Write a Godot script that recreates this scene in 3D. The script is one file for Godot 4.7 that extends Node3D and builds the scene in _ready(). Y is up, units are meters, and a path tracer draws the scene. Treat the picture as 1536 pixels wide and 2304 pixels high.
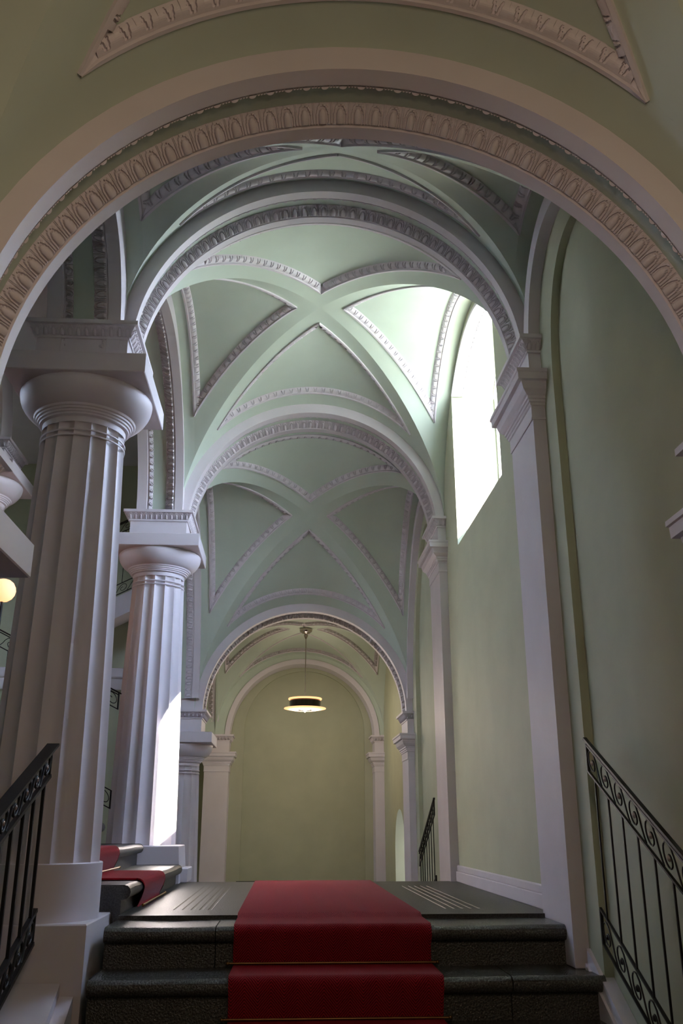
extends Node3D
# A vaulted stair hall. Metres, y up; v(x, y, d) puts a point d metres in front of the camera's place.
const XC := 0.205          # centre line of the vaults
const AR := 1.111          # radius of the arches
const YH := 2.94           # springing of the high bay over the landing
const YL := 1.59           # springing of the low bays at either end
const FLOOR_Y := -1.40     # floor at the foot of the flights
var mats := {}
var used := {}
var egg_mesh: Mesh
var leaf_mesh: Mesh
var rosette_mesh: Mesh
var scroll_cache := {}
var rng := RandomNumberGenerator.new()

func v(x: float, y: float, d: float) -> Vector3:
	return Vector3(x, y, -d)

# ------------------------------------------------------------------ camera, sky, light
func set_view():
	var cam := Camera3D.new()
	cam.name = "camera"
	cam.position = Vector3(0, 0.4194, 0)
	cam.rotation = Vector3(0.3355, -0.0604, 0)
	cam.fov = rad_to_deg(2.0 * atan(1152.0 / 2019.25))
	cam.near = 0.02
	cam.far = 200.0
	add_child(cam)
	var we := WorldEnvironment.new()
	we.name = "environment"
	var e := Environment.new()
	e.background_mode = Environment.BG_SKY
	var sm := ProceduralSkyMaterial.new()
	sm.sky_top_color = Color(0.72, 0.80, 0.96)
	sm.sky_horizon_color = Color(0.90, 0.94, 1.0)
	sm.ground_bottom_color = Color(0.30, 0.31, 0.28)
	sm.ground_horizon_color = Color(0.40, 0.42, 0.40)
	sm.sun_angle_max = 1.0
	var sky := Sky.new()
	sky.sky_material = sm
	e.sky = sky
	e.background_energy_multiplier = 25.0
	e.tonemap_mode = Environment.TONE_MAPPER_LINEAR
	e.tonemap_exposure = 1.55
	e.sdfgi_enabled = true
	e.ssao_enabled = true
	e.ssil_enabled = true
	we.environment = e
	add_child(we)
	var sun := DirectionalLight3D.new()
	sun.name = "sun"
	sun.light_color = Color(1.0, 0.97, 0.92)
	sun.light_energy = 28.0
	sun.light_angular_distance = 0.53
	sun.shadow_enabled = true
	add_child(sun)
	sun.look_at_from_position(Vector3.ZERO, Vector3(-1.0, -1.0, -0.758), Vector3.UP)

# ------------------------------------------------------------------ materials
func noise_image(size: int, freq: float, octaves: int, seed_: int, lo: Color, hi: Color, gain := 0.5, power := 1.0) -> ImageTexture:
	var n := FastNoiseLite.new()
	n.seed = seed_
	n.frequency = freq
	n.fractal_octaves = octaves
	n.fractal_gain = gain
	var g := n.get_seamless_image(size, size)
	var im := Image.create_empty(size, size, true, Image.FORMAT_RGB8)
	for y in size:
		for x in size:
			var t := pow(g.get_pixel(x, y).r, power)
			im.set_pixel(x, y, lo.lerp(hi, t))
	im.generate_mipmaps()
	return ImageTexture.create_from_image(im)

func paint(key: String, c: Color, vary: float, rough: float, seed_: int):
	var m := StandardMaterial3D.new()
	m.albedo_texture = noise_image(256, 0.012, 5, seed_, Color(c.r * (1 - vary), c.g * (1 - vary), c.b * (1 - vary)), Color(minf(1, c.r * (1 + vary)), minf(1, c.g * (1 + vary)), minf(1, c.b * (1 + vary))))
	m.roughness = rough
	m.uv1_triplanar = true
	m.uv1_world_triplanar = true
	m.uv1_scale = Vector3(0.7, 0.7, 0.7)
	mats[key] = m

func plain(key: String, c: Color, rough: float, metal := 0.0):
	var m := StandardMaterial3D.new()
	m.albedo_color = c
	m.roughness = rough
	m.metallic = metal
	mats[key] = m

func make_materials():
	paint("green", Color(0.755, 0.805, 0.750), 0.02, 0.55, 3)
	paint("white", Color(0.845, 0.820, 0.840), 0.02, 0.50, 11)
	paint("wall_green", Color(0.690, 0.705, 0.600), 0.025, 0.60, 5)
	# stone
	var st := StandardMaterial3D.new()
	st.albedo_texture = noise_image(512, 0.09, 4, 21, Color(0.11, 0.112, 0.11), Color(0.40, 0.40, 0.39), 0.75)
	st.roughness = 0.22
	st.uv1_triplanar = true
	st.uv1_world_triplanar = true
	st.uv1_scale = Vector3(2.2, 2.2, 2.2)
	st.heightmap_enabled = true
	st.heightmap_texture = noise_image(512, 0.07, 4, 23, Color.BLACK, Color.WHITE, 0.6)
	st.heightmap_scale = 0.35
	mats["stone"] = st
	var sl := st.duplicate()
	sl.albedo_texture = noise_image(512, 0.07, 4, 25, Color(0.11, 0.11, 0.108), Color(0.29, 0.287, 0.28), 0.65)
	sl.heightmap_scale = 0.12
	sl.roughness = 0.42
	mats["slab"] = sl
	# carpet: herringbone rib
	var s := 512
	var cim := Image.create_empty(s, s, true, Image.FORMAT_RGB8)
	var him := Image.create_empty(s, s, true, Image.FORMAT_RGB8)
	var nz := FastNoiseLite.new()
	nz.seed = 5
	nz.frequency = 0.09
	for y in s:
		for x in s:
			var col := int(x / 64)
			var xi := x % 64
			var dd := xi if col % 2 == 0 else 63 - xi
			var ph := fposmod((y + dd * 1.25) / 16.0, 1.0)
			var h := 0.5 + 0.5 * cos(ph * TAU)
			var k := 0.48 + 0.52 * h + 0.14 * nz.get_noise_2d(x, y)
			cim.set_pixel(x, y, Color(0.66 * k, 0.13 * k, 0.18 * k))
			him.set_pixel(x, y, Color(h, h, h))
	cim.generate_mipmaps()
	him.generate_mipmaps()
	var cp := StandardMaterial3D.new()
	cp.albedo_texture = ImageTexture.create_from_image(cim)
	cp.roughness = 0.95
	cp.metallic_specular = 0.08
	cp.rim_enabled = true
	cp.rim = 0.28
	cp.rim_tint = 0.85
	cp.heightmap_enabled = true
	cp.heightmap_texture = ImageTexture.create_from_image(him)
	cp.heightmap_scale = 0.12
	mats["carpet"] = cp
	paint("bounce_ground", Color(0.45, 0.46, 0.43), 0.06, 0.9, 41)  # tone of the added ground that reflects daylight into the window
	plain("iron", Color(0.045, 0.045, 0.05), 0.45, 0.3)
	plain("rosette", Color(0.62, 0.55, 0.52), 0.35, 0.2)
	plain("brass", Color(0.55, 0.42, 0.26), 0.35, 0.9)
	plain("chrome", Color(0.72, 0.68, 0.64), 0.18, 0.95)
	plain("dark_glass", Color(0.10, 0.10, 0.10), 0.12)
	plain("frame_white", Color(0.82, 0.82, 0.82), 0.5)
	var gl := StandardMaterial3D.new()
	gl.albedo_color = Color(0.95, 1.0, 0.98, 0.06)
	gl.transparency = BaseMaterial3D.TRANSPARENCY_ALPHA
	gl.roughness = 0.02
	mats["glass"] = gl
	var fg := StandardMaterial3D.new()
	fg.albedo_color = Color(0.74, 0.74, 0.74)
	fg.roughness = 0.7
	fg.backlight_enabled = true
	fg.backlight = Color(0.27, 0.27, 0.28)
	mats["glow_pane"] = fg  # backlight set for the brightness wanted in the far door opening
	var lg := StandardMaterial3D.new()
	lg.albedo_color = Color(0.9, 0.8, 0.7)
	lg.emission_enabled = true
	lg.emission = Color(1.0, 0.70, 0.48)
	lg.emission_energy_multiplier = 1.1
	mats["lamp_glow"] = lg

# ------------------------------------------------------------------ mesh helpers
func mb() -> SurfaceTool:
	var st := SurfaceTool.new()
	st.begin(Mesh.PRIMITIVE_TRIANGLES)
	st.set_smooth_group(-1)
	return st

func tri(st: SurfaceTool, a: Vector3, b: Vector3, c: Vector3):
	st.add_vertex(a)
	st.add_vertex(b)
	st.add_vertex(c)

func quad(st: SurfaceTool, a: Vector3, b: Vector3, c: Vector3, d: Vector3):
	if not a.is_equal_approx(b) and not b.is_equal_approx(c):
		tri(st, a, b, c)
	if not a.is_equal_approx(d) and not d.is_equal_approx(c):
		tri(st, a, c, d)

func grid(st: SurfaceTool, rows: Array, sg := 0):
	st.set_smooth_group(sg)
	for i in rows.size() - 1:
		for j in rows[i].size() - 1:
			quad(st, rows[i][j], rows[i][j + 1], rows[i + 1][j + 1], rows[i + 1][j])
	st.set_smooth_group(-1)

func box(st: SurfaceTool, lo: Vector3, hi: Vector3, bev := 0.0):
	if bev <= 0.0:
		var p := []
		for i in 8:
			p.append(Vector3(hi.x if i & 1 else lo.x, hi.y if i & 2 else lo.y, hi.z if i & 4 else lo.z))
		quad(st, p[0], p[2], p[3], p[1])
		quad(st, p[4], p[5], p[7], p[6])
		quad(st, p[0], p[1], p[5], p[4])
		quad(st, p[2], p[6], p[7], p[3])
		quad(st, p[0], p[4], p[6], p[2])
		quad(st, p[1], p[3], p[7], p[5])
		return
	# a box with its upright and level edges chamfered: rings of a rounded square
	rect_prof(st, (lo.x + hi.x) / 2, (lo.z + hi.z) / 2, (hi.x - lo.x) / 2, (hi.z - lo.z) / 2, [Vector2(-bev, lo.y), Vector2(0, lo.y + bev), Vector2(0, hi.y - bev), Vector2(-bev, hi.y)], true)

# a profile (projection, height) taken round a rectangle
func rect_prof(st: SurfaceTool, cx: float, cz: float, hx: float, hz: float, prof: Array, caps := false):
	var rings := []
	for q in prof:
		var ax: float = hx + q.x
		var az: float = hz + q.x
		rings.append([Vector3(cx - ax, q.y, cz - az), Vector3(cx + ax, q.y, cz - az), Vector3(cx + ax, q.y, cz + az), Vector3(cx - ax, q.y, cz + az)])
	for i in rings.size() - 1:
		for k in 4:
			quad(st, rings[i][k], rings[i][(k + 1) % 4], rings[i + 1][(k + 1) % 4], rings[i + 1][k])
	if caps:
		quad(st, rings[0][3], rings[0][2], rings[0][1], rings[0][0])
		var t: Array = rings[-1]
		quad(st, t[0], t[1], t[2], t[3])

func lathe(st: SurfaceTool, c: Vector3, prof: Array, seg := 48, sg_each := false):
	for i in prof.size() - 1:
		st.set_smooth_group(i + 1 if sg_each else 1)
		for k in seg:
			var a0 := TAU * k / seg
			var a1 := TAU * (k + 1) / seg
			var p: Vector2 = prof[i]
			var q: Vector2 = prof[i + 1]
			quad(st, c + Vector3(cos(a0) * p.x, p.y, sin(a0) * p.x), c + Vector3(cos(a1) * p.x, p.y, sin(a1) * p.x), c + Vector3(cos(a1) * q.x, q.y, sin(a1) * q.x), c + Vector3(cos(a0) * q.x, q.y, sin(a0) * q.x))
	st.set_smooth_group(-1)

# a bar of rectangular section between two points
func bar(st: SurfaceTool, a: Vector3, b: Vector3, w: float, h: float, side := Vector3.ZERO):
	var t := (b - a).normalized()
	var s := side if side != Vector3.ZERO else t.cross(Vector3.UP)
	if s.length() < 0.01:
		s = Vector3.RIGHT
	s = s.normalized()
	var u := s.cross(t).normalized()
	var r := [s * w / 2 + u * h / 2, -s * w / 2 + u * h / 2, -s * w / 2 - u * h / 2, s * w / 2 - u * h / 2]
	for k in 4:
		quad(st, a + r[k], a + r[(k + 1) % 4], b + r[(k + 1) % 4], b + r[k])
	quad(st, a + r[3], a + r[2], a + r[1], a + r[0])
	quad(st, b + r[0], b + r[1], b + r[2], b + r[3])

func tube(st: SurfaceTool, pts: Array, rad: float, seg := 6):
	var rows := []
	for i in pts.size():
		var t: Vector3 = (pts[mini(i + 1, pts.size() - 1)] - pts[maxi(i - 1, 0)]).normalized()
		var s := t.cross(Vector3(0.13, 0.31, 0.94)).normalized()
		var u := t.cross(s)
		var r := []
		for k in seg + 1:
			var a := TAU * k / seg
			r.append(pts[i] + (s * cos(a) + u * sin(a)) * rad)
		rows.append(r)
	grid(st, rows, 1)

# sweep a profile (out, along the axis) along a path with outward directions; crisp between faces, smooth along the path
func sweep(st: SurfaceTool, pts: Array, outs: Array, axis: Vector3, prof: Array):
	for j in prof.size() - 1:
		st.set_smooth_group(j + 1)
		for i in pts.size() - 1:
			var a: Vector2 = prof[j]
			var b: Vector2 = prof[j + 1]
			quad(st, pts[i] + outs[i] * a.x + axis * a.y, pts[i] + outs[i] * b.x + axis * b.y, pts[i + 1] + outs[i + 1] * b.x + axis * b.y, pts[i + 1] + outs[i + 1] * a.x + axis * a.y)
	st.set_smooth_group(-1)

func commit(st: SurfaceTool, called: String, mat: String, parent: Node) -> MeshInstance3D:
	st.generate_normals()
	st.index()
	return put(st.commit(), called, mat, parent)

func put(mesh: Mesh, called: String, mat: String, parent: Node, xf := Transform3D.IDENTITY) -> MeshInstance3D:
	var o := MeshInstance3D.new()
	o.mesh = mesh
	o.name = called if parent != self else numbered(called)
	o.material_override = mats[mat]
	o.transform = xf
	parent.add_child(o, true)
	return o

func numbered(called: String) -> String:
	var n: int = used.get(called, -1) + 1
	used[called] = n
	return called if n == 0 else "%s_%03d" % [called, n]

func thing(called: String, at: Vector3, label: String, category: String, group := "") -> Node3D:
	var o := Node3D.new()
	o.name = numbered(called)
	o.position = at
	add_child(o)
	tag(o, label, category, group)
	return o

func tag(o: Node, label: String, category := "", group := "", kind := ""):
	o.set_meta("label", label)
	if category:
		o.set_meta("category", category)
	if group:
		o.set_meta("group", group)
	if kind:
		o.set_meta("kind", kind)

func structure(called: String, label: String) -> Node3D:
	var o := Node3D.new()
	o.name = numbered(called)
	add_child(o)
	tag(o, label, "", "", "structure")
	return o

# ------------------------------------------------------------------ ornament units
func height_unit(nx: int, ny: int, f: Callable) -> Mesh:
	var st := mb()
	var rows := []
	for j in ny + 1:
		var r := []
		for i in nx + 1:
			var x := -0.5 + float(i) / nx
			var y := float(j) / ny
			r.append(Vector3(x, y, f.call(x, y)))
		rows.append(r)
	grid(st, rows, -1)
	st.generate_normals()
	st.index()
	return st.commit()

func egg_h(x: float, y: float) -> float:
	var r := sqrt(pow(x / 0.25, 2) + pow((y - 0.30) / 0.46, 2))
	var h := -0.55
	if r < 1.0:
		h = 0.85 * sqrt(1.0 - r * r) + 0.1
	elif r > 1.22 and r < 1.60:
		h = 0.45
	var ax := 0.5 - absf(x)
	if ax < 0.075:
		h = 0.45 if y < 0.7 else 0.15
	if y < 0.001 or y > 0.999:
		h = 0.0
	return h

func leaf_h(x: float, y: float) -> float:
	# a round band; two drilled slits that lean apart between one leaf and the next
	var h := 0.9 * sin(clampf(y, 0, 1) * PI)
	var ax := absf(x)
	var lean := 0.09 + 0.17 * pow(y, 2.2)
	if y > 0.15 and y < 0.90 and absf(ax - lean) < 0.055:
		h = -0.75
	if y < 0.001 or y > 0.999:
		h = 0.0
	return h

# ------------------------------------------------------------------ arches
# path of an arch: c is the middle at the springing on the near side, "along" the level direction of its span
func arch_path(c: Vector3, along: Vector3, a: float, b: float, slope: float, t0: float, t1: float, n: int) -> Array:
	var pts := []
	for i in n + 1:
		var th := lerpf(t0, t1, float(i) / n)
		pts.append(c + along * (a * cos(th)) + Vector3.UP * (b * sin(th) + slope * a * cos(th)))
	var outs := []
	var tans := []
	var ax := along.cross(Vector3.UP)
	for i in n + 1:
		var th := lerpf(t0, t1, float(i) / n)
		var t := (along * (-a * sin(th)) + Vector3.UP * (b * cos(th) - slope * a * sin(th))).normalized()
		var o := t.cross(ax).normalized()
		if o.dot(along * cos(th) + Vector3.UP * sin(th)) < 0:
			o = -o
		outs.append(o)
		tans.append(t)
	return [pts, outs, tans]

const CH := 0.048    # depth of the sunk panel in a soffit
func soffit_profile(w: float, up: float) -> Array:
	var k := w / 0.40
	return [Vector2(up, 0), Vector2(0, 0), Vector2(0, 0.085 * k), Vector2(0.010, 0.089 * k), Vector2(0.006, 0.098 * k), Vector2(CH, 0.130 * k), Vector2(CH, w - 0.155 * k), Vector2(0.006, w - 0.080 * k), Vector2(0.010, w - 0.075 * k), Vector2(0, w - 0.070 * k), Vector2(0, w), Vector2(up, w)]

# units set along one sloping strip of a swept moulding; p0, p1 are (out, axis) of its lower and upper edge
func run_of_units(parent: Node, mesh: Mesh, called: String, mat: String, pts: Array, outs: Array, axis: Vector3, p0: Vector2, p1: Vector2, pitch: float, amp: float, joined := false):
	var total := 0.0
	var acc := [0.0]
	for i in pts.size() - 1:
		var a: Vector3 = pts[i] + outs[i] * p0.x
		var b: Vector3 = pts[i + 1] + outs[i + 1] * p0.x
		total += a.distance_to(b)
		acc.append(total)
	var n := maxi(1, roundi(total / pitch))
	var st: SurfaceTool = mb() if joined else null
	for k in n:
		var s := total * (k + 0.5) / n
		var i := 0
		while i < acc.size() - 2 and acc[i + 1] < s:
			i += 1
		var f: float = (s - acc[i]) / maxf(1e-6, acc[i + 1] - acc[i])
		var c: Vector3 = pts[i].lerp(pts[i + 1], f)
		var o: Vector3 = outs[i].lerp(outs[i + 1], f).normalized()
		var lo := c + o * p0.x + axis * p0.y
		var hi := c + o * p1.x + axis * p1.y
		var y := hi - lo
		var t: Vector3 = (pts[i + 1] + outs[i + 1] * p0.x - pts[i] - outs[i] * p0.x).normalized()
		var z := t.cross(y).normalized()
		if z.dot(-o) < 0:
			z = -z
		var x := y.cross(z).normalized() * (total / n)
		var xf := Transform3D(Basis(x, y, z * amp), lo + z * 0.002)
		if joined:
			st.append_from(mesh, 0, xf)
		else:
			put(mesh, called, mat, parent, xf)
	if joined:
		var o := put(st.commit(), called + "_row", mat, parent)
		o.set_meta("kind", "stuff")

func make_arch(called: String, label: String, c: Vector3, along: Vector3, a: float, b: float, slope: float, w: float, up: float, units := true, t0 := 0.0, t1 := PI, joined := false) -> Node3D:
	var o := thing(called, c, label, "arch")
	var pp := arch_path(Vector3.ZERO, along, a, b, slope, t0, t1, 72)
	var axis := -(along.cross(Vector3.UP)) if along.x > 0.5 else Vector3.RIGHT
	if along.x > 0.5:
		axis = Vector3(0, 0, -1)
	var pr := soffit_profile(w, up)
	var bands := mb()
	sweep(bands, pp[0], pp[1], axis, [pr[0], pr[1], pr[2], pr[3], pr[4], pr[5]])
	sweep(bands, pp[0], pp[1], axis, [pr[6], pr[7], pr[8], pr[9], pr[10], pr[11]])
	var arv := commit(bands, "archivolt", "white", o)
	var ch := mb()
	sweep(ch, pp[0], pp[1], axis, [pr[5], pr[6]])
	commit(ch, "soffit_panel", "green", o)
	if units:
		run_of_units(arv, egg_mesh, "egg", "white", pp[0], pp[1], axis, pr[7], pr[6], 0.060, 0.016, joined)
		run_of_units(arv, egg_mesh, "egg_moulding", "white", pp[0], pp[1], axis, pr[4], pr[5], 0.060, 0.012, true)
	return o

# ------------------------------------------------------------------ vaults
class Bay:
	var xc: float
	var a: float
	var dc: float
	var hb: float
	var y0: float
	var y1: float
	var g0: float
	var gw: float
	var gu: float
	func pt(u: float, w: float) -> Vector3:
		var m := minf(absf(u), absf(w))
		var g := g0 + gw * w * w + gu * u * u
		return Vector3(xc + u * a, lerpf(y0, y1, (w + 1) / 2) + sqrt(maxf(0, 1 - m * m)) * g, -(dc + w * hb))

func web_pt(b: Bay, side: bool, sg: float, s: float, q: float) -> Vector3:
	return b.pt(sg * s, q) if side else b.pt(q, sg * s)

func web_n(b: Bay, side: bool, sg: float, s: float, q: float) -> Vector3:
	var h := 0.004
	var q0 := clampf(q - h, -s + 0.0005, s - 0.0005)
	var q1 := clampf(q + h, -s + 0.0005, s - 0.0005)
	if q1 - q0 < 0.0001:
		q0 = -0.0005
		q1 = 0.0005
	var p1 := web_pt(b, side, sg, s, q1) - web_pt(b, side, sg, s, q0)
	var s1 := minf(1.0, s + h)
	var s0 := maxf(absf(q) + 0.0001, s - h)
	var p2 := web_pt(b, side, sg, s1, q) - web_pt(b, side, sg, s0, q)
	var n := p1.cross(p2).normalized()
	var c := Vector3(b.xc, (b.y0 + b.y1) / 2 - 0.2, -b.dc)
	if n.dot(c - web_pt(b, side, sg, s, q)) < 0:
		n = -n
	return n

func border_h(x: float, rec: float) -> float:
	return lerpf(0.004, -rec + 0.001, clampf((x - 0.011) / 0.047, 0, 1))

func make_vault(label: String, b: Bay, webs: Array, joined := false, m := 0.155):
	var o := structure("ceiling", label)
	var s1 := 0.885
	var rec := 0.026
	for wi in 4:
		var side: bool = wi >= 2
		var sg := -1.0 if wi % 2 == 0 else 1.0
		var panel: bool = webs[wi]
		var st := mb()
		var NS := 20
		if not panel:
			var rows := []
			for i in NS + 1:
				var s := maxf(0.002, float(i) / NS)
				var r := []
				for k in 33:
					r.append(web_pt(b, side, sg, s, sin(asin(s) * (k / 16.0 - 1.0))))
				rows.append(r)
			grid(st, rows, 1)
			commit(st, "vault_web", "green", o)
			continue
		# apex
		var rows0 := []
		for i in 5:
			var s := maxf(0.002, m * i / 4.0)
			var r := []
			for k in 9:
				r.append(web_pt(b, side, sg, s, sin(asin(s) * (k / 4.0 - 1.0))))
			rows0.append(r)
		grid(st, rows0, 1)
		for lr in [-1.0, 1.0]:
			var rows := []
			for i in NS + 1:
				var s: float = lerpf(m, s1, float(i) / NS)
				var r := []
				for k in 5:
					r.append(web_pt(b, side, sg, s, lr * sin(lerpf(asin(s), asin(s - m), k / 4.0))))
				if lr > 0:
					r.reverse()
				rows.append(r)
			grid(st, rows, 1)
		var rows2 := []
		for i in 5:
			var s := lerpf(s1, 1.0, i / 4.0)
			var r := []
			for k in 41:
				r.append(web_pt(b, side, sg, s, sin(asin(s) * (k / 20.0 - 1.0))))
			rows2.append(r)
		grid(st, rows2, 1)
		commit(st, "vault_web", "green", o)
		# sunk panel
		var sp := mb()
		var rows3 := []
		for i in NS + 1:
			var s: float = lerpf(m + 0.004, s1, float(i) / NS)
			var r := []
			for k in 25:
				var q := sin(asin(s - m) * (k / 12.0 - 1.0))
				r.append(web_pt(b, side, sg, s, q) - web_n(b, side, sg, s, q) * rec)
			rows3.append(r)
		grid(sp, rows3, 1)
		commit(sp, "vault_panel", "green", o)
		# its border: three mouldings with a row of leaves on each
		var mo := mb()
		var prof := [Vector2(-0.006, -0.004), Vector2(-0.006, 0.012), Vector2(0.008, 0.014), Vector2(0.011, 0.004), Vector2(0.058, -rec + 0.001)]
		var runs := []
		for e in 3:
			var P := []
			var N := []
			var I := []
			var cnt := 28
			for i in cnt + 1:
				var f := float(i) / cnt
				var s: float
				var q: float
				if e == 2:
					s = s1
					q = sin(asin(s1 - m) * (2 * f - 1))
				else:
					s = lerpf(m, s1, f)
					q = (s - m) * (-1.0 if e == 0 else 1.0)
				P.append(web_pt(b, side, sg, s, q))
				N.append(web_n(b, side, sg, s, q))
			for i in cnt + 1:
				var t: Vector3 = (P[mini(i + 1, cnt)] - P[maxi(i - 1, 0)]).normalized()
				var inn: Vector3 = N[i].cross(t).normalized()
				var mid := web_pt(b, side, sg, (m + 2 * s1) / 3, 0)
				if inn.dot(mid - P[i]) < 0:
					inn = -inn
				I.append(inn)
			runs.append([P, N, I])
		# corners: apex (edges 0 and 1), two at the foot (0 with 2, 1 with 2)
		var dirs := []
		for e in 3:
			var P: Array = runs[e][0]
			dirs.append([(P[1] - P[0]).normalized(), (P[-2] - P[-1]).normalized()])
		var ang := [[dirs[0][0].angle_to(dirs[1][0]), dirs[0][1].angle_to(dirs[2][0])], [dirs[0][0].angle_to(dirs[1][0]), dirs[1][1].angle_to(dirs[2][1])], [dirs[0][1].angle_to(dirs[2][0]), dirs[1][1].angle_to(dirs[2][1])]]
		for e in 3:
			var P: Array = runs[e][0]
			var N: Array = runs[e][1]
			var I: Array = runs[e][2]
			var lim := []
			var d0 := 0.0
			var total := 0.0
			for i in P.size() - 1:
				total += P[i].distance_to(P[i + 1])
			for i in P.size():
				if i:
					d0 += P[i].distance_to(P[i - 1])
				lim.append(minf(d0 * tan(ang[e][0] / 2), (total - d0) * tan(ang[e][1] / 2)))
			runs[e].append(lim)
			for j in prof.size() - 1:
				mo.set_smooth_group(j + 1)
				for i in P.size() - 1:
					var qq := []
					for c in [[i, j], [i, j + 1], [i + 1, j + 1], [i + 1, j]]:
						var k: int = c[0]
						var pr: Vector2 = prof[c[1]]
						if pr.x > lim[k]:
							pr = Vector2(lim[k], border_h(lim[k], rec) if c[1] >= 3 else pr.y)
						qq.append(P[k] + I[k] * pr.x + N[k] * pr.y)
					quad(mo, qq[0], qq[1], qq[2], qq[3])
			mo.set_smooth_group(-1)
		var pmo := commit(mo, "panel_moulding", "white", o)
		var js: SurfaceTool = mb() if joined else null
		for rn in runs:
			var P: Array = rn[0]
			var acc := [0.0]
			var total := 0.0
			for i in P.size() - 1:
				total += P[i].distance_to(P[i + 1])
				acc.append(total)
			var n := maxi(1, roundi(total / 0.072))
			for k in n:
				var s: float = total * (k + 0.5) / n
				var i := 0
				while i < acc.size() - 2 and acc[i + 1] < s:
					i += 1
				if rn[3][i] < 0.045 and rn[3][i + 1] < 0.045:
					continue
				var f: float = (s - acc[i]) / (acc[i + 1] - acc[i])
				var c: Vector3 = P[i].lerp(P[i + 1], f)
				var nn: Vector3 = rn[1][i].lerp(rn[1][i + 1], f).normalized()
				var inn: Vector3 = rn[2][i].lerp(rn[2][i + 1], f).normalized()
				var lo := c + inn * 0.012 + nn * 0.004
				var y := c + inn * 0.056 - nn * (rec - 0.002) - lo
				var t: Vector3 = (P[i + 1] - P[i]).normalized()
				var z := t.cross(y).normalized()
				if z.dot(nn) < 0:
					z = -z
				var x := y.cross(z).normalized() * (total / n)
				var xf := Transform3D(Basis(x, y, z * 0.013), lo + z * 0.001)
				if joined:
					js.append_from(leaf_mesh, 0, xf)
				else:
					put(leaf_mesh, "leaf", "white", pmo, xf)
		if joined:
			put(js.commit(), "leaf_border", "white", pmo).set_meta("kind", "stuff")

func bay(d0: float, d1: float, y0: float, y1: float, g0: float, gw: float, gu: float) -> Bay:
	var b := Bay.new()
	b.xc = XC
	b.a = 1.2
	b.dc = (d0 + d1) / 2
	b.hb = (d1 - d0) / 2
	b.y0 = y0
	b.y1 = y1
	b.g0 = g0
	b.gw = gw
	b.gu = gu
	return b

# ------------------------------------------------------------------ columns and pilasters
func fluted_shaft(r0: float, r1: float, h: float) -> Mesh:
	var st := mb()
	var flutes := 16
	var per := 10
	var lev := 26
	for f in flutes:
		var rows := []
		for j in lev + 1:
			var y := h * j / lev
			if j == lev - 1:
				y = h - 0.012
			if j == lev - 2:
				y = h - 0.030
			if j == lev - 3:
				y = h - 0.055
			var t := y / h
			var R := lerpf(r0, r1, pow(t, 1.25))
			var deep := 0.105 * R
			if y > h - 0.056:
				deep *= sqrt(maxf(0.0, 1.0 - pow((y - (h - 0.056)) / 0.056, 2)))
			var r := []
			for k in per + 1:
				var q := float(k) / per
				var a := TAU * (f + q) / flutes
				var rr := R - deep * (1.0 - pow(2 * q - 1, 2)) * 0.9
				r.append(Vector3(cos(a) * rr, y, sin(a) * rr))
			rows.append(r)
		grid(st, rows, f + 1)
	st.generate_normals()
	st.index()
	return st.commit()

var shaft_mesh: Mesh
var cap_mesh: Mesh
const COL_H := 2.765      # shaft foot to the top of the cornice

# the cornice of a column or pilaster: a moulded slab with eggs on its sloping face
func add_cornice(parent: Node, cx: float, cz: float, hx: float, hz: float, y: float, sides: Array, joined := false):
	var st := mb()
	rect_prof(st, cx, cz, hx, hz, [Vector2(-0.02, y - 0.005), Vector2(0.010, y - 0.005), Vector2(0.010, y + 0.008), Vector2(0.004, y + 0.012), Vector2(0.040, y + 0.062), Vector2(0.056, y + 0.064), Vector2(0.056, y + 0.088), Vector2(-0.05, y + 0.092)], true)
	var cn := commit(st, "cornice", "white", parent)
	var js: SurfaceTool = mb() if joined else null
	for sd in sides:
		var nrm := [Vector3(0, 0, 1), Vector3(1, 0, 0), Vector3(0, 0, -1), Vector3(-1, 0, 0)][sd] as Vector3
		var tn := Vector3.UP.cross(nrm)
		var half := hx if sd % 2 == 0 else hz
		var dep := hz if sd % 2 == 0 else hx
		var n := maxi(1, roundi((2 * half + 0.04) / 0.045))
		for k in n:
			var s := (2 * half + 0.04) * ((k + 0.5) / n - 0.5)
			var base := Vector3(cx, 0, cz) + tn * s + nrm * dep
			var lo := base + nrm * 0.004 + Vector3.UP * (y + 0.012)
			var yy := nrm * 0.036 + Vector3.UP * 0.050
			var z := tn.cross(yy).normalized()
			if z.dot(nrm) < 0:
				z = -z
			var x := yy.cross(z).normalized() * ((2 * half + 0.04) / n)
			var xf := Transform3D(Basis(x, yy, z * 0.011), lo)
			if joined:
				js.append_from(egg_mesh, 0, xf)
			else:
				put(egg_mesh, "egg", "white", cn, xf)
	if joined:
		put(js.commit(), "egg_row", "white", cn).set_meta("kind", "stuff")

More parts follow.
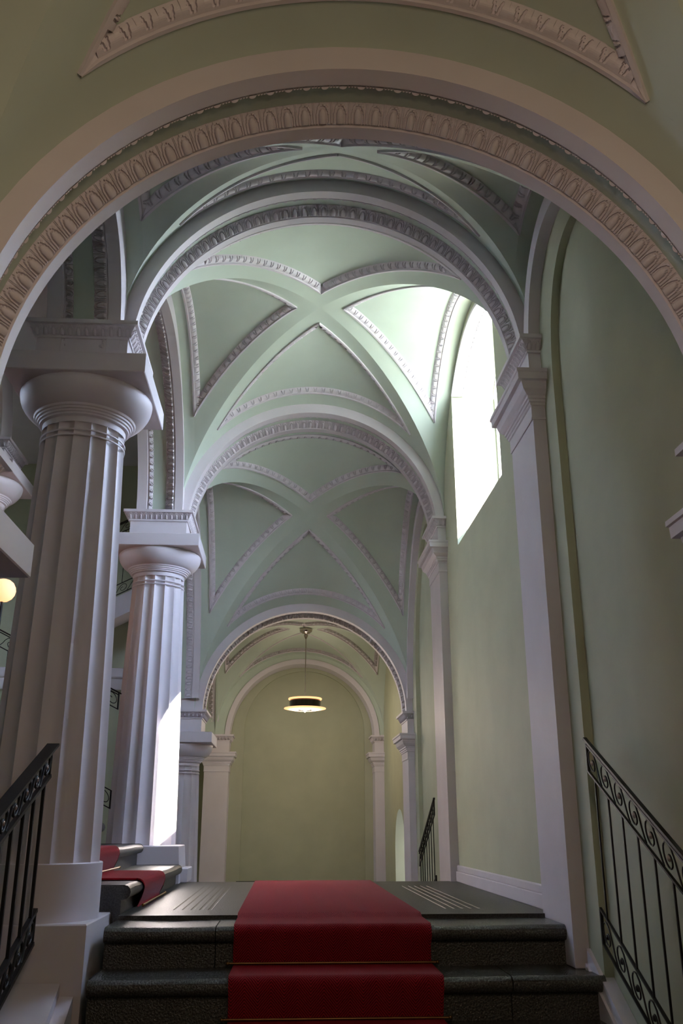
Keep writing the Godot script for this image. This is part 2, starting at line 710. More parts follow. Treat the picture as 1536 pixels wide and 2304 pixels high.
func make_column(x: float, d: float, foot: float, label: String, block_to: float, joined := false, sides := [0, 1, 2, 3]) -> Node3D:
	var o := thing("fluted_column", v(x, foot, d), label, "column", "fluted columns of the arcade")
	put(shaft_mesh, "shaft", "white", o)
	put(cap_mesh, "echinus", "white", o)
	var ab := mb()
	box(ab, Vector3(-0.372, 2.415, -0.372), Vector3(0.372, 2.525, 0.372), 0.004)
	commit(ab, "abacus", "white", o)
	var fr := mb()
	box(fr, Vector3(-0.245, 2.525, -0.245), Vector3(0.245, 2.680, 0.245), 0.003)
	commit(fr, "frieze_block", "white", o)
	add_cornice(o, 0, 0, 0.245, 0.245, 2.675, sides, joined)
	var dr := mb()
	lathe(dr, Vector3.ZERO, [Vector2(0.0, 0.0), Vector2(0.286, 0.0), Vector2(0.290, -0.004), Vector2(0.290, -0.245), Vector2(0.0, -0.245)], 56, true)
	commit(dr, "drum", "white", o)
	if block_to < foot - 0.25:
		var bl := mb()
		box(bl, Vector3(-0.30, block_to - foot, -0.31), Vector3(0.30, -0.245, 0.29), 0.006)
		commit(bl, "plinth_block", "white", o)
	return o

# a pilaster against a wall: box lo..hi in x and d, from y0 to the top of its cornice at yt
func make_pilaster(x0: float, x1: float, d0: float, d1: float, y0: float, yt: float, label: String, sides: Array, joined := false) -> Node3D:
	var cx := (x0 + x1) / 2
	var dc := (d0 + d1) / 2
	var o := thing("wall_pilaster", v(cx, y0, dc), label, "pilaster", "pilasters along the stair walls")
	var hx := (x1 - x0) / 2
	var hz := (d1 - d0) / 2
	var h := yt - y0
	var st := mb()
	box(st, Vector3(-hx, 0, -hz), Vector3(hx, h - 0.40, hz), 0.004)
	commit(st, "shaft", "white", o)
	var cp := mb()
	rect_prof(cp, 0, 0, hx, hz, [Vector2(-0.01, h - 0.505), Vector2(0.006, h - 0.505), Vector2(0.008, h - 0.495), Vector2(0.006, h - 0.488), Vector2(0.006, h - 0.425), Vector2(0.014, h - 0.422), Vector2(0.014, h - 0.408), Vector2(0.022, h - 0.405), Vector2(0.022, h - 0.390), Vector2(0.030, h - 0.387), Vector2(0.030, h - 0.372), Vector2(0.040, h - 0.366), Vector2(0.058, h - 0.345), Vector2(0.066, h - 0.318), Vector2(0.068, h - 0.303), Vector2(0.090, h - 0.300), Vector2(0.092, h - 0.262), Vector2(0.099, h - 0.258), Vector2(0.099, h - 0.240), Vector2(-0.02, h - 0.236)], true)
	commit(cp, "capital", "white", o)
	var fr := mb()
	box(fr, Vector3(-hx, h - 0.24, -hz), Vector3(hx, h - 0.085, hz), 0.003)
	commit(fr, "frieze_block", "white", o)
	add_cornice(o, 0, 0, hx, hz, h - 0.090, sides, joined)
	return o

# ------------------------------------------------------------------ walls that run in depth (plane x = X) with an arched opening or panel
func side_wall(o: Node, called: String, mat: String, X: float, d0: float, d1: float, y0: float, y1: float, od0: float, od1: float, sill: float, top: Callable, depth: float, back: bool, sill_rise := 0.0):
	var st := mb()
	var q := func(da: float, db: float, ya0: float, yb0: float, ya1: float, yb1: float, x: float):
		quad(st, v(x, ya0, da), v(x, yb0, db), v(x, yb1, db), v(x, ya1, da))
	if od0 > d0:
		q.call(d0, od0, y0, y0, y1, y1, X)
	if od1 < d1:
		q.call(od1, d1, y0, y0, y1, y1, X)
	if sill > y0:
		q.call(od0, od1, y0, y0, sill, sill, X)
	var n := 48
	for i in n:
		# closer together towards the ends
		var a := od0 + (od1 - od0) * (0.5 - 0.5 * cos(PI * i / n))
		var b := od0 + (od1 - od0) * (0.5 - 0.5 * cos(PI * (i + 1) / n))
		var ta: float = top.call(a)
		var tb: float = top.call(b)
		q.call(a, b, ta, tb, y1, y1, X)
		st.set_smooth_group(3)
		quad(st, v(X, ta, a), v(X, tb, b), v(X + depth, tb, b), v(X + depth, ta, a))
		st.set_smooth_group(-1)
		if back:
			q.call(a, b, sill, sill, ta, tb, X + depth)
	quad(st, v(X, sill, od0), v(X, top.call(od0), od0), v(X + depth, top.call(od0), od0), v(X + depth, sill + sill_rise, od0))
	quad(st, v(X, sill, od1), v(X, top.call(od1), od1), v(X + depth, top.call(od1), od1), v(X + depth, sill + sill_rise, od1))
	if sill > y0:
		quad(st, v(X, sill, od0), v(X, sill, od1), v(X + depth, sill + sill_rise, od1), v(X + depth, sill + sill_rise, od0))
	commit(st, called, mat, o)

# ------------------------------------------------------------------ stairs
func nosing_profile(y: float, rise: float, run: float) -> Array:
	# (distance behind the nosing, height): from the back of the tread over the round nosing down the riser
	var r := 0.033
	var p := [Vector2(run + 0.05, y), Vector2(r, y)]
	for k in 7:
		var a := PI * k / 6.0
		p.append(Vector2(r - sin(a) * r, y - r + cos(a) * r))
	p.append(Vector2(r + 0.012, y - 2 * r - 0.004))
	p.append(Vector2(r + 0.012, y - rise - 0.02))
	p.append(Vector2(run + 0.05, y - rise - 0.02))
	return p

func add_step(o: Node, origin: Vector3, back: Vector3, across: Vector3, w0: float, w1: float, y: float, rise: float, run: float, mat: String):
	var st := mb()
	var p := nosing_profile(y, rise, run)
	var n := 24
	for j in p.size():
		var a: Vector2 = p[j]
		var b: Vector2 = p[(j + 1) % p.size()]
		st.set_smooth_group(2 if j >= 1 and j <= 8 else -1)
		for i in n:
			var s0 := lerpf(w0, w1, float(i) / n)
			var s1 := lerpf(w0, w1, float(i + 1) / n)
			# worn a little where feet fall
			var wa := 0.004 * sin(s0 * 9.0 + y * 30) if j <= 3 else 0.0
			var wb := 0.004 * sin(s1 * 9.0 + y * 30) if j <= 3 else 0.0
			quad(st, origin + back * a.x + Vector3.UP * (a.y + wa * 0.5 - 0.002) + across * s0, origin + back * b.x + Vector3.UP * (b.y + wa * 0.5 - 0.002) + across * s0, origin + back * b.x + Vector3.UP * (b.y + wb * 0.5 - 0.002) + across * s1, origin + back * a.x + Vector3.UP * (a.y + wb * 0.5 - 0.002) + across * s1)
	st.set_smooth_group(-1)
	for e in [w0, w1]:
		for j in range(1, p.size() - 1):
			tri(st, origin + back * p[0].x + Vector3.UP * p[0].y + across * e, origin + back * p[j].x + Vector3.UP * p[j].y + across * e, origin + back * p[j + 1].x + Vector3.UP * p[j + 1].y + across * e)
	commit(st, "step", mat, o)

# a runner laid along a path of (position along, height), w0..w1 across
func add_runner(o: Node, called: String, path: Array, origin: Vector3, dir: Vector3, across: Vector3, w0: float, w1: float):
	var st := mb()
	st.set_smooth_group(1)
	var s := 0.0
	var n := 18
	var nz := FastNoiseLite.new()
	nz.seed = 9
	nz.frequency = 1.7
	for i in path.size() - 1:
		var a: Vector2 = path[i]
		var b: Vector2 = path[i + 1]
		var l := a.distance_to(b)
		for k in n:
			var f0 := float(k) / n
			var f1 := float(k + 1) / n
			var cs := [[a, f0, s], [a, f1, s], [b, f1, s + l], [b, f0, s + l]]
			for id in [0, 1, 2, 0, 2, 3]:
				var c: Array = cs[id]
				var e0 := w0 + 0.008 * nz.get_noise_2d(c[2] * 3.0, 0)
				var e1 := w1 + 0.008 * nz.get_noise_2d(c[2] * 3.0, 50)
				var wv := lerpf(e0, e1, c[1])
				st.set_uv(Vector2(wv / 0.44, c[2] / 0.44))
				st.add_vertex(origin + dir * c[0].x + Vector3.UP * c[0].y + across * wv)
		s += l
	# its two thick edges
	s = 0.0
	st.set_smooth_group(2)
	for i in path.size() - 1:
		var a: Vector2 = path[i]
		var b: Vector2 = path[i + 1]
		var l := a.distance_to(b)
		var nrm := Vector2(b.y - a.y, -(b.x - a.x)).normalized() * 0.009
		if nrm.y > 0 and absf(nrm.x) < 0.006:
			nrm = -nrm
		for e in 2:
			var wa := (w0 + 0.008 * nz.get_noise_2d(s * 3.0, 0)) if e == 0 else (w1 + 0.008 * nz.get_noise_2d(s * 3.0, 50))
			var wb := (w0 + 0.008 * nz.get_noise_2d((s + l) * 3.0, 0)) if e == 0 else (w1 + 0.008 * nz.get_noise_2d((s + l) * 3.0, 50))
			st.set_uv(Vector2(wa / 0.44, s / 0.44))
			quad(st, origin + dir * a.x + Vector3.UP * a.y + across * wa, origin + dir * b.x + Vector3.UP * b.y + across * wb, origin + dir * b.x + Vector3.UP * (b.y - 0.009) + across * wb, origin + dir * a.x + Vector3.UP * (a.y - 0.009) + across * wa)
		s += l
	commit(st, called, "carpet", o)

# ------------------------------------------------------------------ railing: level direction dir, slope, n units of pitch p, height h
func spiral_points(p: float, hh: float, flip: float) -> Array:
	# a running scroll in a cell p wide and hh high, as (along, up): out of the eye, once round, then a tail into the next cell
	var out := []
	for i in 25:
		var t := i / 24.0
		var a := PI * 0.62 - t * TAU * 1.06
		var r := lerpf(0.16, 1.0, pow(t, 0.85))
		out.append(Vector2(p * (0.40 + 0.36 * r * cos(a)), hh * (0.50 + 0.47 * r * sin(a))))
	for q in [[0.58, 0.88], [0.74, 0.62], [0.86, 0.34], [0.97, 0.14], [1.06, 0.03]]:
		out.append(Vector2(p * q[0], hh * q[1]))
	if flip < 0:
		for i in out.size():
			out[i].x = p - out[i].x
	return out

func make_railing(label: String, foot: Vector3, dir: Vector3, slope: float, pitch: float, n: int, h: float, flip := 1.0, rosettes := true, thick := 0.016, barw := 0.0068, post := true) -> Node3D:
	var o := thing("iron_railing", foot, label, "railing")
	var side := dir.cross(Vector3.UP)
	var P := func(s: float, y: float) -> Vector3:
		return dir * s + Vector3.UP * (y + slope * s)
	var L := pitch * n
	var bh := 0.118
	if thick > 0:
		var hr := mb()
		bar(hr, P.call(-0.02, h), P.call(L, h), thick, 0.011, side)
		commit(hr, "handrail", "iron", o)
	for y in [h - 0.018, h - bh - 0.012, bh + 0.012, 0.0]:
		var rl := mb()
		bar(rl, P.call(-0.005, y), P.call(L, y), barw * 1.5, barw * 1.2, side)
		commit(rl, "rail", "iron", o)
	if post:
		for e in [[h - bh - 0.01, h], [0.0, bh + 0.01]]:
			var pt := mb()
			bar(pt, P.call(0, e[0]), P.call(0, e[1]), 0.012, 0.012, side)
			commit(pt, "end_post", "iron", o)
	var key := "%f %f %f %f %s" % [pitch, slope, flip, barw, dir]
	if not scroll_cache.has(key):
		var sc := mb()
		var pts := []
		for q in spiral_points(pitch, bh - 0.012, flip):
			pts.append(P.call(q.x, q.y))
		tube(sc, pts, barw * 0.5, 5)
		sc.generate_normals()
		sc.index()
		var ba := mb()
		bar(ba, Vector3.ZERO, Vector3.UP, barw, barw, side)
		ba.generate_normals()
		ba.index()
		scroll_cache[key] = [sc.commit(), ba.commit()]
	for i in n:
		var s := pitch * i
		for y0 in [h - bh - 0.006, 0.006]:
			var scr := put(scroll_cache[key][0], "scroll", "iron", o, Transform3D(Basis.IDENTITY, P.call(s, y0)))
			if rosettes:
				var c: Vector3 = P.call(pitch * (0.40 if flip > 0 else 0.60), (bh - 0.012) * 0.50)
				put(rosette_mesh, "rosette", "rosette" if y0 > 0.1 else "iron", scr, Transform3D(Basis(dir, side, Vector3.UP), c))
		var yb := bh + 0.012
		put(scroll_cache[key][1], "baluster", "iron", o, Transform3D(Basis(Vector3.RIGHT, Vector3.UP * (h - bh - 0.012 - yb), Vector3.BACK), P.call(s + pitch * 0.5, yb)))
	return o

# ------------------------------------------------------------------ pendant lamp
func make_lamp(at: Vector3, drop: float, label: String, energy: float, tint: Color):
	var o := thing("pendant_lamp", at, label, "lamp", "pendant lamps under the low vaults")
	var ca := mb()
	lathe(ca, Vector3.ZERO, [Vector2(0.012, 0.03), Vector2(0.085, 0.0), Vector2(0.080, -0.03), Vector2(0.045, -0.055), Vector2(0.02, -0.06), Vector2(0.028, -0.085), Vector2(0.014, -0.115), Vector2(0.006, -0.13)], 24)
	commit(ca, "canopy", "chrome", o)
	var rod := mb()
	tube(rod, [Vector3(0, -0.12, 0), Vector3(0, -drop, 0)], 0.006, 8)
	commit(rod, "rod", "chrome", o)
	var dr := mb()
	lathe(dr, Vector3(0, -drop, 0), [Vector2(0.006, 0.012), Vector2(0.03, 0.0), Vector2(0.195, -0.010), Vector2(0.200, -0.014), Vector2(0.196, -0.105), Vector2(0.205, -0.112)], 40)
	commit(dr, "drum", "dark_glass", o)
	var ur := mb()
	lathe(ur, Vector3(0, -drop, 0), [Vector2(0.185, 0.002), Vector2(0.212, 0.006), Vector2(0.216, -0.004), Vector2(0.205, -0.018)], 40)
	commit(ur, "upper_ring", "lamp_glow", o)
	var lr := mb()
	lathe(lr, Vector3(0, -drop, 0), [Vector2(0.200, -0.110), Vector2(0.266, -0.118), Vector2(0.268, -0.126), Vector2(0.180, -0.142), Vector2(0.090, -0.144)], 48)
	commit(lr, "lower_ring", "lamp_glow", o)
	var dc := mb()
	lathe(dc, Vector3(0, -drop, 0), [Vector2(0.092, -0.143), Vector2(0.085, -0.148), Vector2(0.020, -0.152), Vector2(0.012, -0.170), Vector2(0.0, -0.175)], 24)
	commit(dc, "finial_plate", "dark_glass", o)
	for e in [[0.10, 0.24], [-0.24, 0.76]]:
		var l := OmniLight3D.new()
		l.name = "lamp_light"
		l.position = Vector3(0.0, -drop + e[0], 0.0)
		l.light_color = tint
		l.light_energy = energy * e[1]
		l.light_size = 0.15
		l.omni_range = 20.0
		l.omni_attenuation = 2.0
		l.shadow_enabled = true
		o.add_child(l, true)

# ------------------------------------------------------------------ the place
func build_vaults():
	make_vault("pale green groin vault of the near bay above the camera", bay(-0.6, 2.235, YL, YL, 1.33, -0.13, 0.0), [false, true, true, true], false, 0.185)
	make_vault("sloping green groin vault over the near flight of steps", bay(2.545, 4.50, YL, YH, 1.25, -0.05, 0.0), [true, true, true, true])
	make_vault("bright green groin vault over the landing beside the window", bay(4.80, 7.60, YH, YH, 1.36, -0.16, -0.01), [true, true, true, true])
	make_vault("sloping green groin vault over the far flight of steps", bay(8.04, 9.96, YH, YL, 1.25, -0.05, 0.0), [true, true, true, true])
	make_vault("lamplit green groin vault of the far bay", bay(10.38, 13.0, YL, YL, 1.27, -0.10, 0.0), [true, true, true, true], true)

func build_arches():
	var X := Vector3.RIGHT
	var Z := Vector3(0, 0, -1)
	make_arch("transverse_arch", "broad near arch lit warm by a lamp, with large egg-and-dart band", v(XC, YL, 2.235), X, AR, AR, 0, 0.31, 0.30, true, -0.12, PI + 0.12)
	make_arch("transverse_arch", "arch carried by the fluted column and pilaster at the head of the near steps", v(XC, YH, 4.50), X, AR, AR, 0, 0.30, 0.30)
	make_arch("transverse_arch", "white arch at the far edge of the landing, beyond the window", v(XC, YH, 7.60), X, AR, AR, 0, 0.44, 0.30)
	make_arch("transverse_arch", "low arch framing the hanging lamp at the far end", v(XC, YL, 9.96), X, AR, AR, 0, 0.42, 0.30, true, 0.0, PI, true)
	# arcade arches along the left side
	make_arch("arcade_arch", "rampant arcade arch rising to the large fluted column", v(-1.35, 2.265, 3.495), Z, 0.90, 1.10, 0.59, 0.40, 0.30)
	make_arch("arcade_arch", "tall arcade arch between the two fluted columns of the landing", v(-1.35, YH, 6.215), Z, 1.33, 1.22, 0, 0.40, 0.30)
	make_arch("arcade_arch", "rampant arcade arch falling away behind the sunlit fluted column", v(-1.35, 2.265, 8.97), Z, 0.93, 1.10, -0.59, 0.40, 0.30)
	make_arch("arcade_arch", "low arcade arch behind the hanging lamp", v(-1.35, YL, 11.72), Z, 1.30, 1.18, 0, 0.40, 0.30, true, 0.0, PI, true)
	make_arch("arcade_arch", "low arcade arch beside the foot of the near steps", v(-1.35, YL, 0.80), Z, 1.3, 1.20, 0, 0.40, 0.30, true, 0.0, PI, true)

func build_columns():
	make_column(-1.17, 2.37, YL - 0.10 - COL_H, "fluted column whose abacus corner overlaps the large column", FLOOR_Y)
	make_column(-1.15, 4.64, 0.255, "large shaded fluted column on a drum at the head of the steps", FLOOR_Y)
	make_column(-1.15, 7.79, 0.265, "fluted column with a patch of sunlight on its lower shaft", FLOOR_Y)
	make_column(-1.15, 10.15, YL - COL_H, "short fluted column beyond the sunlit one, below the low arch", FLOOR_Y, true)
	# right side
	make_pilaster(1.316, 1.60, 4.40, 4.88, -0.19, 3.02, "tall pilaster standing at the right end of the top steps", [0, 3])
	make_pilaster(1.316, 1.60, 7.54, 8.06, -0.36, 3.02, "tall pilaster with a pale moulded capital left of the window", [0, 3])
	make_pilaster(1.316, 1.60, 9.90, 10.40, FLOOR_Y, YL, "low pilaster beside the bright arched door", [0, 3], true)
	make_pilaster(1.255, 1.60, 13.0, 13.35, FLOOR_Y, 1.62, "dim pilaster right of the far blind wall", [0, 3], true)
	make_pilaster(1.316, 1.60, 2.10, 2.60, FLOOR_Y, YL, "low pilaster at the foot of the near steps, beside the railing", [0, 3], true)
	make_pilaster(-1.12, -0.785, 13.0, 13.35, FLOOR_Y, 1.62, "broad shaded pilaster left of the far blind wall", [0, 1], true)

func build_right_walls():
	var o := structure("wall_right", "sage green plastered wall on the window side")
	# landing bay, with the window
	var wt := func(d: float) -> float:
		return YH + sqrt(maxf(0.0, 1.30 * 1.30 - pow(d - 6.22, 2)))
	var wo := func(d: float) -> float:
		return 3.95 + 0.27 * sqrt(maxf(0.0, 1.0 - pow((d - 6.22) / 0.79, 4)))
	side_wall(o, "window_wall", "wall_green", 1.386, 4.70, 7.75, FLOOR_Y, 4.75, 5.43, 7.01, 2.60, wt, 0.36, false, 0.28)
	side_wall(o, "outer_wall", "wall_green", 1.746, 4.60, 7.85, FLOOR_Y, 5.0, 5.43, 7.01, 2.99, wo, 0.06, false, 0.0)
	# bays over the flights: a sunk arched panel each
	var t1 := func(d: float) -> float:
		return 2.25 + 0.59 * (d - 3.5) + 1.0 * sqrt(maxf(0.0, 1.0 - pow((d - 3.5) / 0.715, 2)))
	side_wall(o, "near_panel_wall", "wall_green", 1.386, 2.35, 4.70, FLOOR_Y, 4.6, 2.785, 4.215, FLOOR_Y, t1, 0.042, true)
	var t3 := func(d: float) -> float:
		return 2.25 - 0.59 * (d - 8.975) + 1.0 * sqrt(maxf(0.0, 1.0 - pow((d - 8.975) / 0.70, 2)))
	side_wall(o, "far_panel_wall", "wall_green", 1.386, 7.75, 10.15, FLOOR_Y, 4.6, 8.275, 9.675, FLOOR_Y, t3, 0.042, true)
	var t0 := func(d: float) -> float:
		return YL + sqrt(maxf(0.0, 1.0 - pow((d - 0.7) / 1.2, 2)))
	side_wall(o, "entry_wall", "wall_green", 1.386, -1.9, 2.35, FLOOR_Y, 3.4, -0.5, 1.9, FLOOR_Y, t0, 0.042, true)
	var t4 := func(d: float) -> float:
		return 0.10 + 0.50 * sqrt(maxf(0.0, 1.0 - pow((d - 11.35) / 0.50, 2)))
	side_wall(o, "door_wall", "wall_green", 1.386, 10.15, 13.6, FLOOR_Y, 3.4, 10.85, 11.85, FLOOR_Y, t4, 0.30, false)
	# masonry behind the panels, closing the building
	for r in [[-2.0, 4.6], [7.85, 10.7], [12.0, 13.6]]:
		var st := mb()
		box(st, v(1.70, FLOOR_Y, r[1]), v(1.80, 5.0, r[0]))
		commit(st, "outer_wall", "wall_green", o)
	var ud := mb()
	box(ud, v(1.66, 0.66, 12.0), v(1.80, 5.0, 10.7))
	commit(ud, "outer_wall", "wall_green", o)
	# ribs on the wall that rise from the pilasters
	for r in [[3.5, 0.59], [8.975, -0.59]]:
		var st := mb()
		var pp := arch_path(v(1.322, 2.265, r[0]), Vector3(0, 0, -1), 0.91, 1.10, r[1], 0, PI, 60)
		sweep(st, pp[0], pp[1], Vector3.RIGHT, [Vector2(0.10, 0.07), Vector2(0.10, 0), Vector2(0, 0), Vector2(0, 0.07)])
		commit(st, "wall_rib", "white", o)
	# arched soffit over the window, inside its reveal
	var a0 := acos((7.01 - 6.22) / 1.30)
	var pw := arch_path(v(1.386, YH, 6.22), Vector3(0, 0, -1), 1.30, 1.30, 0, a0, PI - a0, 48)
	var ws := mb()
	sweep(ws, pw[0], pw[1], Vector3.RIGHT, [Vector2(0.0, -0.004), Vector2(-0.030, -0.004), Vector2(-0.030, 0.075), Vector2(-0.022, 0.079), Vector2(-0.026, 0.088), Vector2(0.0, 0.135)])
	commit(ws, "window_archivolt", "white", o)
	run_of_units(o, egg_mesh, "egg", "white", pw[0], pw[1], Vector3.RIGHT, Vector2(-0.026, 0.088), Vector2(0.0, 0.135), 0.055, 0.014)
	# baseboard of the landing
	var bb := structure("baseboard_right", "white moulded baseboard along the landing wall")
	var bs := mb()
	box(bs, v(1.360, 0.0, 7.545), v(1.40, 0.075, 4.875), 0.004)
	commit(bs, "plinth_board", "white", bb)
	var bt := mb()
	box(bt, v(1.370, 0.073, 7.545), v(1.40, 0.120, 4.875), 0.006)
	commit(bt, "top_moulding", "white", bb)
	# sloping skirting beside the near flight
	var sk := structure("baseboard_stair", "pinkish white skirting sloping down beside the near steps")
	for e in [[0.030, -0.30, -0.12], [0.018, -0.12, -0.06]]:
		var ks := mb()
		var pa := v(1.386 - e[0], -0.045 + e[1], 4.38)
		var pb := v(1.386 - e[0], -0.045 + e[1] - 0.567 * 1.75, 2.63)
		var up: Vector3 = Vector3.UP * (e[2] - e[1])
		var rt: Vector3 = Vector3.RIGHT * (e[0] + 0.04)
		quad(ks, pa, pb, pb + up, pa + up)
		quad(ks, pa + up, pb + up, pb + up + rt, pa + up + rt)
		quad(ks, pa, pa + up, pa + up + rt, pa + rt)
		quad(ks, pb, pb + up, pb + up + rt, pb + rt)
		commit(ks, "skirting", "white", sk)

func build_window():
	var o := structure("window_1", "tall arched window flooding the landing with daylight")
	var fr := mb()
	# frame: follows the opening
	var top := func(d: float) -> float:
		return 3.95 + 0.27 * sqrt(maxf(0.0, 1.0 - pow((d - 6.22) / 0.79, 4)))
	var n := 40
	for i in n:
		var a := 6.22 - 0.79 * cos(PI * i / n)
		var b := 6.22 - 0.79 * cos(PI * (i + 1) / n)
		var dn := Vector3.DOWN * 0.035
		quad(fr, v(1.762, top.call(a), a), v(1.762, top.call(b), b), v(1.762, top.call(b), b) + dn, v(1.762, top.call(a), a) + dn)
		quad(fr, v(1.762, top.call(a), a) + dn, v(1.762, top.call(b), b) + dn, v(1.802, top.call(b), b) + dn, v(1.802, top.call(a), a) + dn)
	for d in [5.43, 6.98]:
		box(fr, v(1.762, 2.99, d + 0.03), v(1.802, 3.95, d))
	box(fr, v(1.762, 2.99, 7.01), v(1.802, 3.03, 5.43))
	commit(fr, "window_frame", "frame_white", o)
	var mu := mb()
	box(mu, v(1.765, 3.01, 6.245), v(1.80, 4.20, 6.195))
	commit(mu, "mullion", "frame_white", o)
	for e in [[5.45, 6.20], [6.24, 6.99]]:
		var g := mb()
		for i in 14:
			var a := lerpf(e[0], e[1], float(i) / 14)
			var b := lerpf(e[0], e[1], float(i + 1) / 14)
			quad(g, v(1.782, 3.01, a), v(1.782, 3.01, b), v(1.782, top.call(b), b), v(1.782, top.call(a), a))
		commit(g, "pane", "glass", o)
	# arched door, far bay: added translucent pane stands in for the lit passage
	var dn := structure("door_1", "bright narrow arched door in the far bay, translucent pane added for its glow")
	var dg := mb()
	n = 30
	for i in n:
		var a := lerpf(10.85, 11.85, float(i) / n)
		var b := lerpf(10.85, 11.85, float(i + 1) / n)
		var ta := 0.10 + 0.50 * sqrt(maxf(0.0, 1.0 - pow((a - 11.35) / 0.50, 2)))
		var tb := 0.10 + 0.50 * sqrt(maxf(0.0, 1.0 - pow((b - 11.35) / 0.50, 2)))
		quad(dg, v(1.55, FLOOR_Y, a), v(1.55, FLOOR_Y, b), v(1.55, tb, b), v(1.55, ta, a))
	commit(dg, "pane", "glow_pane", dn)

func build_back():
	var o := structure("wall_back", "sage green end wall with a tall arched panel, lit by the hanging lamp")
	# the arch against the end wall
	var pp := arch_path(v(0.235, 1.60, 13.0), Vector3.RIGHT, 1.02, 1.02, 0, 0, PI, 60)
	var st := mb()
	sweep(st, pp[0], pp[1], Vector3(0, 0, -1), [Vector2(0.07, -0.012), Vector2(0.0, -0.012), Vector2(0, 0.33), Vector2(0.3, 0.33)])
	commit(st, "end_arch", "white", o)
	var es := mb()
	sweep(es, pp[0], pp[1], Vector3(0, 0, -1), [Vector2(0.7, 0), Vector2(0.07, 0), Vector2(0.07, -0.012)])
	commit(es, "end_spandrel", "green", o)
	# wall plane at d = 12.5 with a panel sunk 3 cm
	var w := mb()
	var pd := 13.35
	var top := func(x: float) -> float:
		return 1.70 + 0.87 * sqrt(maxf(0.0, 1.0 - pow((x - 0.27) / 0.87, 2)))
	var x0 := 0.27 - 0.87
	var x1 := 0.27 + 0.87
	quad(w, v(-1.6, FLOOR_Y, pd), v(x0, FLOOR_Y, pd), v(x0, 4, pd), v(-1.6, 4, pd))
	quad(w, v(x1, FLOOR_Y, pd), v(1.8, FLOOR_Y, pd), v(1.8, 4, pd), v(x1, 4, pd))
	var n := 48
	for i in n:
		var a := 0.27 - 0.87 * cos(PI * i / n)
		var b := 0.27 - 0.87 * cos(PI * (i + 1) / n)
		quad(w, v(a, top.call(a), pd), v(b, top.call(b), pd), v(b, 4, pd), v(a, 4, pd))
		quad(w, v(a, top.call(a), pd), v(b, top.call(b), pd), v(b, top.call(b), pd + 0.06), v(a, top.call(a), pd + 0.06))
		quad(w, v(a, FLOOR_Y, pd + 0.06), v(b, FLOOR_Y, pd + 0.06), v(b, top.call(b), pd + 0.06), v(a, top.call(a), pd + 0.06))
	for x in [x0, x1]:
		quad(w, v(x, FLOOR_Y, pd), v(x, FLOOR_Y, pd + 0.06), v(x, 1.70, pd + 0.06), v(x, 1.70, pd))
	commit(w, "wall_panel", "wall_green", o)
	var thick := mb()
	box(thick, v(-1.6, FLOOR_Y, 13.6), v(1.8, 5.0, 13.42))
	commit(thick, "outer_wall", "wall_green", o)

func build_floor():
	var o := structure("floor", "grey stone landing at the top of both flights")
	# slabs of the landing, grooved lengthwise near the runner
	var slabs := [[-0.80, 0.20, [-0.56, -0.515, -0.47, -0.425, -0.38]], [0.206, 1.386, [0.86, 0.905, 0.95, 0.995, 1.04]]]
	for sl in slabs:
		var st := mb()
		var xs := [sl[0]]
		var ys := [0.0]
		for g in sl[2]:
			for e in [[-0.010, 0.0], [-0.006, -0.0028], [0.006, -0.0028], [0.010, 0.0]]:
				xs.append(g + e[0])
				ys.append(e[1])
		xs.append(sl[1])
		ys.append(0.0)
		for seg in [[4.85, 5.15, 0.0], [5.15, 7.05, 1.0], [7.05, 7.60, 0.0]]:
			for i in xs.size() - 1:
				quad(st, v(xs[i], ys[i] * seg[2], seg[0]), v(xs[i + 1], ys[i + 1] * seg[2], seg[0]), v(xs[i + 1], ys[i + 1] * seg[2], seg[1]), v(xs[i], ys[i] * seg[2], seg[1]))
		quad(st, v(sl[0], 0, 4.85), v(sl[1], 0, 4.85), v(sl[1], -0.05, 4.85), v(sl[0], -0.05, 4.85))
		quad(st, v(sl[0], 0, 7.60), v(sl[1], 0, 7.60), v(sl[1], -0.2, 7.60), v(sl[0], -0.2, 7.60))
		commit(st, "slab", "slab", o)
	var core := mb()
	box(core, v(-0.79, FLOOR_Y, 7.55), v(1.38, -0.012, 4.95))
	commit(core, "landing_core", "slab", o)
	var lo := structure("floor", "lower stone floor at the foot of the flights")
	var fs := mb()
	box(fs, v(-6.2, FLOOR_Y - 0.2, 13.8), v(1.9, FLOOR_Y, -2.0))
	commit(fs, "paving", "slab", lo)
	var outer_ground := structure("floor", "added pale ground outside the window, unseen, bouncing daylight up to the vault")  # added out of view to bounce daylight up through the window
	var ys := mb()
	box(ys, v(2.0, FLOOR_Y - 0.25, 30.0), v(30.0, FLOOR_Y - 0.05, -20.0))
	commit(ys, "bounce_ground", "bounce_ground", outer_ground)

func flight_path(first: float, y_first: float, run: float, rise: float, n: int, start: float, y_start: float) -> Array:
	# the runner's way: from the landing over each nosing; x grows towards the foot of the flight
	var t := 0.010
	var p := [Vector2(start, y_start + t)]
	var y := y_first
	for k in n:
		var nose := first + run * k
		p.append(Vector2(nose - 0.039, y + t))
		for q in 5:
			var a := PI * 0.5 * q / 4.0
			p.append(Vector2(nose - 0.033 + sin(a) * (0.033 + t), y - 0.033 + cos(a) * (0.033 + t)))
		p.append(Vector2(nose + t - 0.012, y - 0.075))
		p.append(Vector2(nose + t - 0.033, y - rise + 0.03))
		p.append(Vector2(nose + t - 0.030, y - rise + t))
		y -= rise
	p.append(Vector2(first + run * (n - 1) + 0.5, y + t))
	return p

